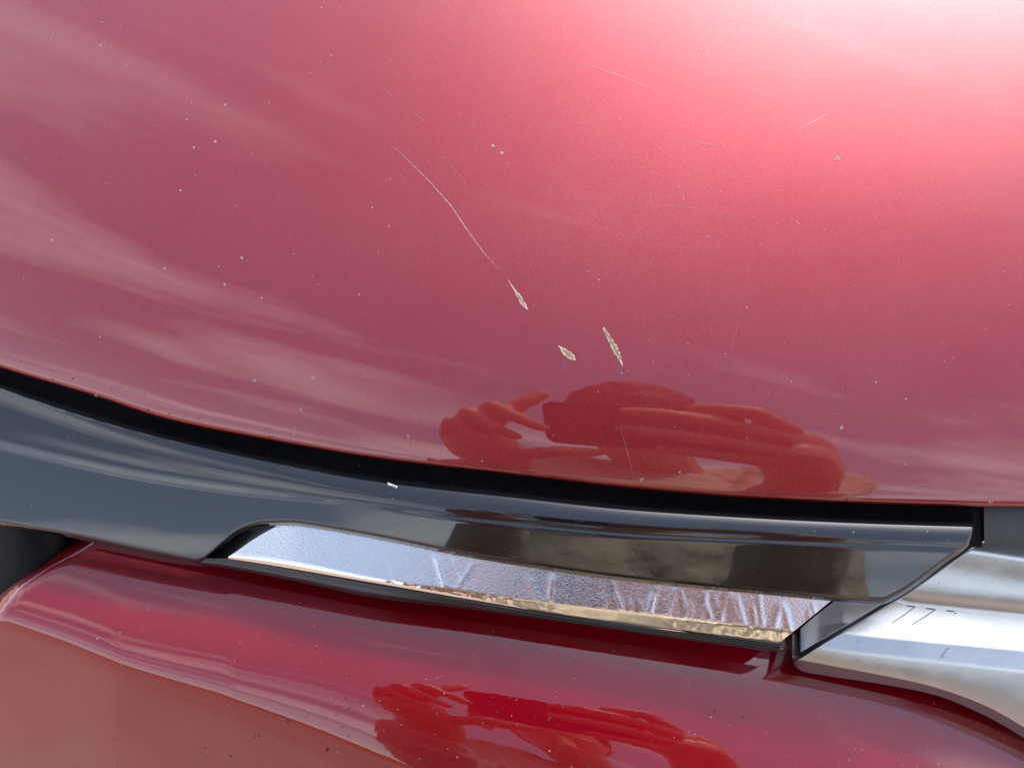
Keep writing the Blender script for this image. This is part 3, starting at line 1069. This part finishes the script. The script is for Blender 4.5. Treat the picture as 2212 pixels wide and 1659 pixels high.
# white spatter on the strip edge
sp_ = [blob(843, 1046, 5, 3, 0.3, on_trim, 0.0002, 10, 0.5, 0.0004), blob(850, 1049, 4, 3, 0.6, on_trim, 0.0002, 9, 0.5, 0.0004), blob(856, 1052, 2, 3.4, 0.2, on_trim, 0.0002, 8, 0.4, 0.0003), blob(839, 1044, 2, 2, 0, on_trim, 0.0002, 8, 0.4, 0.0002)]
obj('spatter', mesh_of(*join(sp_)), M_DROP, trim, label='chalky white spatter on the strip edge')


# engraved strokes on the frame: 7 7 -
def on_frame(u, v, lift=0.0001):
    return pt(np.atleast_1d(u), np.atleast_1d(v), np.array([silver_s(a, b) for a, b in zip(np.atleast_1d(u), np.atleast_1d(v))]) - lift)


def cropF(p):
    return [((2900 + x / 2.3699) * 0.57755, (1850 + y / 2.3699) * 0.57755) for x, y in p]


for strokes in ([[(1172, 982), (1242, 990)], [(1242, 990), (1140, 1065), (1036, 1132)]], [[(1342, 1004), (1420, 1014)], [(1420, 1014), (1320, 1085), (1208, 1152)]], [[(1522, 1025), (1590, 1031)]]):
    parts = []
    for st_ in strokes:
        q = interp_poly(cropF(st_), 10)
        w2 = np.linspace(2.3, 1.5, 10)
        parts.append(ribbon(q, w2, on_frame, 0.00022))
    obj('engraving', mesh_of(*join(parts)), M_ENGRAVE, frame, label='dark engraved mark on the silver frame')

# scuffs and dust on the frame
for (u0, v0, du_, dv_) in ((2034, 1420, 5, -8), (2039, 1412, 4, -7), (2044, 1404, 5, -5), (2062, 1323, 5, 2)):
    q = interp_poly([(u0, v0), (u0 + du_ * .5 + 1, v0 + dv_ * .5), (u0 + du_, v0 + dv_)], 7)
    v, f = ribbon(q, np.array([.4, 1.2, 1.7, 1.0, 1.6, 1.1, .4]), on_frame, 0.00022)
    obj('scuff', mesh_of(v, f), M_ENGRAVE, frame)
parts = []
for i in range(60):
    u = RNG.uniform(1840, 2215)
    lo = float(max(vD(u), vST(u))) + 8
    parts.append(blob(u, RNG.uniform(lo, float(vSB(u)) - 8), min(0.4 + RNG.exponential(.35), 1.6), min(0.4 + RNG.exponential(.3), 1.4), RNG.uniform(0, 3), on_frame, 0.00022, 6, 0.35))
obj('dust', mesh_of(*join(parts)), M_ENGRAVE, frame, kind='stuff', smooth=False)

# ------------------------------------------------------------------ ground
M_GROUND, tg, bgn = new_mat('pale_concrete')
tcn = N(tg, 'ShaderNodeTexCoord')
n = N(tg, 'ShaderNodeTexNoise', Scale=1.3, Detail=8.0, Roughness=0.6)
LK(tg, tcn.outputs['Object'], n.inputs['Vector'])
r = ramp(tg, n.outputs['Fac'], [(0.3, (0.205, 0.138, 0.108)), (0.7, (0.28, 0.19, 0.148))])
LK(tg, r.outputs[0], bgn.inputs['Base Color'])
bgn.inputs['Roughness'].default_value = 0.9
g = bmesh.new()
bmesh.ops.create_grid(g, x_segments=4, y_segments=4, size=400)
me = bpy.data.meshes.new('ground'); g.to_mesh(me); g.free()
ground = obj('ground', me, M_GROUND, None, kind='structure')
ground['label'] = 'pale concrete ground in front of the car'


# low hedge and a pole across the way (reflected along the bumper crease)
M_LEAF = simple('hedge_leaves', (0.035, 0.06, 0.02), 0.7, var=0.6, scale=9)
M_POLE = simple('weathered_wood', (0.10, 0.08, 0.06), 0.8, var=0.4, scale=20)
hb = bmesh.new()
rh = random.Random(8)
for i in range(9000):  # unseen leaf mass, added to darken the reflection in the silver frame
    x_ = rh.uniform(7, 26)
    top = 4.2 + 0.3 * math.sin(x_ * 0.9) + 0.2 * math.sin(x_ * 2.3)
    c = Vector((x_, -21 + rh.uniform(-1.4, 1.4), rh.uniform(0.05, top)))
    d = Vector((rh.gauss(0, 1), rh.gauss(0, 1), rh.gauss(0, 1))).normalized()
    e_ = d.orthogonal().normalized() * 0.22
    f_ = d.cross(e_).normalized() * 0.22
    hb.faces.new([hb.verts.new(c + e_), hb.verts.new(c + f_), hb.verts.new(c - e_), hb.verts.new(c - f_)])
me = bpy.data.meshes.new('added_leaf_screen'); hb.to_mesh(me); hb.free()
screen = obj('added_leaf_screen', me, M_LEAF, None, smooth=False)
screen['label'] = 'added dark leafy screen, unseen, darkening what the silver frame mirrors'
screen['category'] = 'trees'
screen['kind'] = 'stuff'
hb = bmesh.new()
rh = random.Random(5)
for i in range(1500):
    c = Vector((rh.uniform(-4.5, 7), -22 + rh.uniform(-.7, .7), rh.uniform(0.05, 1.6)))
    d = Vector((rh.gauss(0, 1), rh.gauss(0, 1), rh.gauss(0, 1))).normalized()
    e_ = d.orthogonal().normalized() * 0.16
    f_ = d.cross(e_).normalized() * 0.16
    hb.faces.new([hb.verts.new(c + e_), hb.verts.new(c + f_), hb.verts.new(c - e_), hb.verts.new(c - f_)])
me = bpy.data.meshes.new('hedge'); hb.to_mesh(me); hb.free()
hedge = obj('hedge', me, M_LEAF, None, smooth=False)
hedge['label'] = 'low dark green hedge across the way behind the photographer'
hedge['category'] = 'hedge'
M_TERRA = simple('terracotta_render', (0.36, 0.16, 0.08), 0.85, var=0.2, scale=2)
M_COPING = simple('grey_coping', (0.30, 0.28, 0.25), 0.85, var=0.2, scale=3)
wall_ = thing('garden_wall', 'terracotta rendered garden wall with grey coping behind the photographer', 'wall', (-14, -20, 0))
for nm_, sz_, z_, mt_ in (('wall_face', (18.0, .22, 1.5), .75, M_TERRA), ('coping', (18.1, .32, .08), 1.542, M_COPING)):
    hb = bmesh.new()
    bmesh.ops.create_cube(hb, size=1.0, matrix=Matrix.Translation((-14, -20, z_)) @ Matrix.Diagonal((*sz_, 1)))
    me = bpy.data.meshes.new(nm_); hb.to_mesh(me); hb.free()
    obj(nm_, me, mt_, wall_, smooth=False)
hb = bmesh.new()
bmesh.ops.create_cone(hb, cap_ends=True, segments=14, radius1=.16, radius2=.11, depth=7.5, matrix=Matrix.Translation((-6.2, -20, 3.75)))
bmesh.ops.create_cube(hb, size=1.0, matrix=Matrix.Translation((-6.2, -20, 6.9)) @ Matrix.Diagonal((1.8, .12, .14, 1)))
me = bpy.data.meshes.new('utility_pole'); hb.to_mesh(me); hb.free()
pole = obj('utility_pole', me, M_POLE, None, smooth=False)
pole['label'] = 'weathered wooden utility pole standing before the hedge'
pole['category'] = 'pole'

# ------------------------------------------------------------------ photographer and phone (seen only as reflections)
def L(x, y, z):
    """millimetres right / up / forward of the lens"""
    return CAM + (AX * x + AU * y + AF * z) / 1000.0


def capsule_chain(bm, pts, rads, seg=12):
    """overlapping tapered tubes with round joints, fused later by the remesh"""
    pts = [Vector(tuple(p)) for p in pts]
    for p, r_ in zip(pts, rads):
        bmesh.ops.create_icosphere(bm, subdivisions=2, radius=r_, matrix=Matrix.Translation(p))
    for i in range(len(pts) - 1):
        d = pts[i + 1] - pts[i]
        if d.length < 1e-6:
            continue
        mt = Matrix.Translation((pts[i] + pts[i + 1]) / 2) @ d.to_track_quat('Z', 'Y').to_matrix().to_4x4()
        bmesh.ops.create_cone(bm, cap_ends=True, segments=seg, radius1=rads[i], radius2=rads[i + 1], depth=d.length, matrix=mt)


def ellipsoid(bm, c, rad, axes=None):
    m4 = Matrix.Identity(4)
    if axes is not None:
        m4 = Matrix([list(a) for a in axes]).transposed().to_4x4()
    mt = Matrix.Translation(Vector(tuple(c))) @ m4 @ Matrix.Diagonal((*rad, 1))
    bmesh.ops.create_icosphere(bm, subdivisions=3, radius=1.0, matrix=mt)


def remeshed(bm, name, mat, parent, voxel, smooth=4, label=None):
    me = bpy.data.meshes.new(name)
    bm.to_mesh(me); bm.free()
    o = obj(name, me, mat, parent, label=label)
    r_ = o.modifiers.new('fuse', 'REMESH')
    r_.mode = 'VOXEL'; r_.voxel_size = voxel; r_.use_smooth_shade = True
    s_ = o.modifiers.new('soften', 'SMOOTH')
    s_.iterations = smooth; s_.factor = 0.5
    return o


M_SKIN, tk, bk = new_mat('skin')
tcn = N(tk, 'ShaderNodeTexCoord')
n = N(tk, 'ShaderNodeTexNoise', Scale=60.0, Detail=4.0)
LK(tk, tcn.outputs['Object'], n.inputs['Vector'])
r = ramp(tk, n.outputs['Fac'], [(0.3, (0.42, 0.19, 0.11)), (0.7, (0.52, 0.25, 0.15))])
LK(tk, r.outputs[0], bk.inputs['Base Color'])
bk.inputs['Roughness'].default_value = 0.5
M_JACKET = simple('khaki_cloth', (0.39, 0.33, 0.24), 0.85, var=0.15, scale=300, bump=0.4, bscale=60, bdist=0.01)
M_HAIR = simple('dark_hair', (0.018, 0.012, 0.009), 0.75, var=0.4, scale=200, bump=0.6, bscale=160, bdist=0.004)
M_TROUSER = simple('dark_trousers', (0.03, 0.032, 0.04), 0.85, var=0.3, scale=80)
M_SHOE = simple('brown_leather', (0.06, 0.035, 0.02), 0.45, var=0.2, scale=60)
M_PHONE = simple('dark_phone_glass', (0.012, 0.012, 0.014), 0.25)
M_LENS = simple('lens_glass', (0.002, 0.002, 0.004), 0.02)

BX = 0.10                                                   # body centre
HEAD = np.array([0.055, -0.475, 1.395])
NECK = np.array([BX - 0.015, -0.62, 1.31])
SHL = np.array([BX - 0.19, -0.67, 1.29]); SHR = np.array([BX + 0.19, -0.67, 1.29])
ELL = np.array([BX - 0.24, -0.56, 0.98]); ELR = np.array([BX + 0.09, -0.58, 1.00])
PEL = np.array([BX, -0.70, 0.86])
WRL = L(-66, -112, -40); WRR = L(178, -106, -42)

person = thing('person', 'person in a khaki jacket leaning over the hood holding up a phone', 'person', (BX, -0.72, 0.0))
bm = bmesh.new()
# left hand, curled at the phone's edge
capsule_chain(bm, [L(-58, -28, -10), L(-38, 2, 4), L(-28, 14, 3), L(-18, 25, -2)], [.0095, .0085, .008, .0068])
capsule_chain(bm, [L(-72, -32, -6), L(-51, 2, 16), L(-34, -16, 18), L(-20, -29, 11)], [.0098, .0086, .0078, .0068])
capsule_chain(bm, [L(-82, -44, -4), L(-68, -10, 20), L(-52, -33, 21), L(-40, -47, 13)], [.0096, .0085, .0077, .0066])
capsule_chain(bm, [L(-92, -58, -3), L(-83, -27, 17), L(-68, -49, 19), L(-55, -62, 12)], [.0088, .0076, .0069, .0060])
capsule_chain(bm, [L(-56, -94, -14), L(-34, -82, 0), L(-10, -70, 4), L(16, -67, 2)], [.016, .0115, .0098, .0080])
ellipsoid(bm, L(-70, -62, -6), (.028, .034, .016), (AX, AU, AF))
ellipsoid(bm, L(-55, -80, -8), (.020, .022, .017), (AX, AU, AF))
capsule_chain(bm, [L(-70, -66, -8), L(-66, -90, -18), WRL], [.030, .032, .030])
# right hand, fingers laid along the back of the phone
capsule_chain(bm, [L(156, -16, 4), L(131, 8, 15), L(108, 12, 13), L(92, 12, 8)], [.0105, .0092, .0084, .0072])
capsule_chain(bm, [L(152, -28, 6), L(100, -6, 17), L(66, 2, 14), L(43, 4, 8)], [.0108, .0094, .0085, .0072])
capsule_chain(bm, [L(148, -50, 5), L(98, -33, 16), L(62, -26, 13), L(38, -23, 8)], [.0104, .0092, .0083, .0070])
capsule_chain(bm, [L(145, -70, 2), L(108, -60, 10), L(84, -56, 9), L(66, -53, 6)], [.0096, .0082, .0075, .0063])
capsule_chain(bm, [L(168, -80, -28), L(140, -58, -30), L(115, -40, -24), L(98, -28, -18)], [.016, .0115, .0100, .0082])
ellipsoid(bm, L(162, -52, -6), (.030, .036, .016), (AX, AU, AF))
capsule_chain(bm, [L(162, -60, -8), L(172, -84, -24), WRR], [.030, .031, .030])
# arms, neck, head, trunk, legs in one skin
capsule_chain(bm, [WRL, (WRL + ELL) / 2, ELL, (ELL + SHL) / 2, SHL], [.030, .034, .040, .046, .055])
capsule_chain(bm, [WRR, (WRR + ELR) / 2, ELR, (ELR + SHR) / 2, SHR], [.030, .034, .040, .046, .055])
capsule_chain(bm, [NECK + np.array([0.01, -0.04, -0.06]), NECK, HEAD + np.array([0, -0.02, -0.06])], [.065, .055, .055])
hd = np.array([0, 0.62, -0.78]); hu_ = np.array([0, 0.78, 0.62])   # face looks at the phone
ellipsoid(bm, HEAD, (.074, .105, .088), (AX, hu_, hd))
ellipsoid(bm, HEAD + hd * 0.03 - hu_ * 0.055, (.052, .052, .05), (AX, hu_, hd))
capsule_chain(bm, [HEAD + hd * 0.082 + hu_ * 0.008, HEAD + hd * 0.104 - hu_ * 0.03], [.008, .013])
for sx in (-1, 1):
    ellipsoid(bm, HEAD + AX * 0.075 * sx - hu_ * 0.01, (.008, .028, .017), (AX, hu_, hd))
    ellipsoid(bm, HEAD + AX * 0.032 * sx + hd * 0.075 + hu_ * 0.012, (.014, .008, .010), (AX, hu_, hd))
ellipsoid(bm, HEAD + hd * 0.078 - hu_ * 0.062, (.024, .007, .010), (AX, hu_, hd))
capsule_chain(bm, [NECK + np.array([0, -.06, -.08]), (NECK + PEL) / 2 + np.array([0, -.02, 0]), PEL], [.11, .13, .14])
capsule_chain(bm, [SHL, NECK + np.array([0, -.07, -.06]), SHR], [.06, .09, .06])
KN = [PEL + np.array([-.11, .05, -.40]), PEL + np.array([.11, .05, -.40])]
AN = [np.array([BX - .12, -.76, .09]), np.array([BX + .12, -.76, .09])]
for sx, k_, a_ in ((-1, KN[0], AN[0]), (1, KN[1], AN[1])):
    capsule_chain(bm, [PEL + np.array([sx * .09, 0, -.03]), k_, (k_ + a_) / 2 + np.array([0, -.03, 0]), a_], [.09, .06, .055, .04])
remeshed(bm, 'body', M_SKIN, person, 0.0019, 9)

bm = bmesh.new()     # jacket
dW = (ELL - WRL) / np.linalg.norm(ELL - WRL)
capsule_chain(bm, [WRL + dW * 0.055, WRL + dW * .11, ELL, (ELL + SHL) / 2, SHL], [.037, .046, .058, .066, .078])
dW = (ELR - WRR) / np.linalg.norm(ELR - WRR)
capsule_chain(bm, [WRR + dW * 0.05, WRR + dW * .11, ELR, (ELR + SHR) / 2, SHR], [.037, .046, .058, .066, .078])
capsule_chain(bm, [NECK + np.array([0, -.07, -.10]), (NECK + PEL) / 2 + np.array([0, -.02, .02]), PEL], [.135, .165, .175])
capsule_chain(bm, [SHL, NECK + np.array([0, -.08, -.07]), SHR], [.078, .105, .078])
for sx in (-1, 1):
    capsule_chain(bm, [(SHL if sx < 0 else SHR) * 0.8 + NECK * 0.2, NECK * .5 + PEL * .5 + np.array([sx * .11, .06, 0]), PEL + np.array([sx * .10, .04, -.02])], [.08, .10, .12])
jk = remeshed(bm, 'jacket', M_JACKET, person, 0.006, 3, label='khaki jacket')
tx = bpy.data.textures.new('folds', 'CLOUDS'); tx.noise_scale = 0.07; tx.noise_depth = 2
dp = jk.modifiers.new('folds', 'DISPLACE'); dp.texture = tx; dp.strength = 0.022; dp.mid_level = 0.5; dp.texture_coords = 'GLOBAL'
bm = bmesh.new()     # hair
ellipsoid(bm, HEAD + hu_ * 0.028 - hd * 0.018, (.086, .100, .095), (AX, hu_, hd))
ellipsoid(bm, HEAD - hd * 0.045 - hu_ * 0.02, (.080, .085, .07), (AX, hu_, hd))
hr = remeshed(bm, 'hair', M_HAIR, person, 0.004, 2, label='short dark hair')
tx2 = bpy.data.textures.new('locks', 'CLOUDS'); tx2.noise_scale = 0.025
dp = hr.modifiers.new('locks', 'DISPLACE'); dp.texture = tx2; dp.strength = 0.016; dp.texture_coords = 'GLOBAL'
bm = bmesh.new()
for sx, k_, a_ in ((-1, KN[0], AN[0]), (1, KN[1], AN[1])):
    capsule_chain(bm, [PEL + np.array([sx * .09, 0, -.02]), k_, (k_ + a_) / 2 + np.array([0, -.03, 0]), a_ + np.array([0, 0, .02])], [.115, .085, .08, .072])
capsule_chain(bm, [PEL + np.array([-.06, 0, 0]), PEL + np.array([.06, 0, 0])], [.15, .15])
remeshed(bm, 'trousers', M_TROUSER, person, 0.008, 3)
for sx, a_ in ((-1, AN[0]), (1, AN[1])):
    bm = bmesh.new()
    capsule_chain(bm, [(a_[0], a_[1] - .04, .05), (a_[0], a_[1] + .06, .045), (a_[0], a_[1] + .15, .036)], [.048, .044, .034])
    remeshed(bm, 'shoe', M_SHOE, person, 0.005, 2)

# phone
ph_c = L(54, -20.5, -7.0)
phone = thing('phone', 'dark phone held sideways in two hands above the hood', 'phone', tuple(ph_c))


def rbox(sx, sy, sz, rad, mat3, center, seg=5, r2=0.0012):
    b_ = bmesh.new()
    bmesh.ops.create_cube(b_, size=1.0, matrix=Matrix.Diagonal((sx, sy, sz, 1)))
    ed = [e for e in b_.edges if abs(e.verts[0].co.z - e.verts[1].co.z) > 1e-6]
    bmesh.ops.bevel(b_, geom=ed, offset=rad, segments=seg, affect='EDGES', profile=0.5)
    ed = [e for e in b_.edges if abs(abs(e.verts[0].co.z) - sz / 2) < 1e-6 and abs(e.verts[0].co.z - e.verts[1].co.z) < 1e-6 and len(e.link_faces) == 2 and e.calc_face_angle(0) > 0.5]
    bmesh.ops.bevel(b_, geom=ed, offset=r2, segments=2, affect='EDGES', profile=0.5)
    b_.transform(Matrix.Translation(Vector(tuple(center))) @ mat3)
    me = bpy.data.meshes.new('rb'); b_.to_mesh(me); b_.free()
    return me


M3 = Matrix([list(AX), list(AU), list(AF)]).transposed().to_4x4()
obj('phone_body', rbox(.147, .0715, .008, .010, M3, ph_c), M_PHONE, phone, smooth=False)
obj('camera_bump', rbox(.034, .034, .0014, .008, M3, L(6, -6, -2.4), 5, .0004), M_PHONE, phone, smooth=False)
for (lx, ly) in ((0, 0), (12, -12)):
    b_ = bmesh.new()
    bmesh.ops.create_cone(b_, cap_ends=True, segments=24, radius1=.0062, radius2=.0058, depth=.0012, matrix=Matrix.Translation(Vector(tuple(L(lx, ly, -1.2)))) @ M3)
    me = bpy.data.meshes.new('lens'); b_.to_mesh(me); b_.free()
    obj('lens', me, M_LENS, phone, smooth=False)
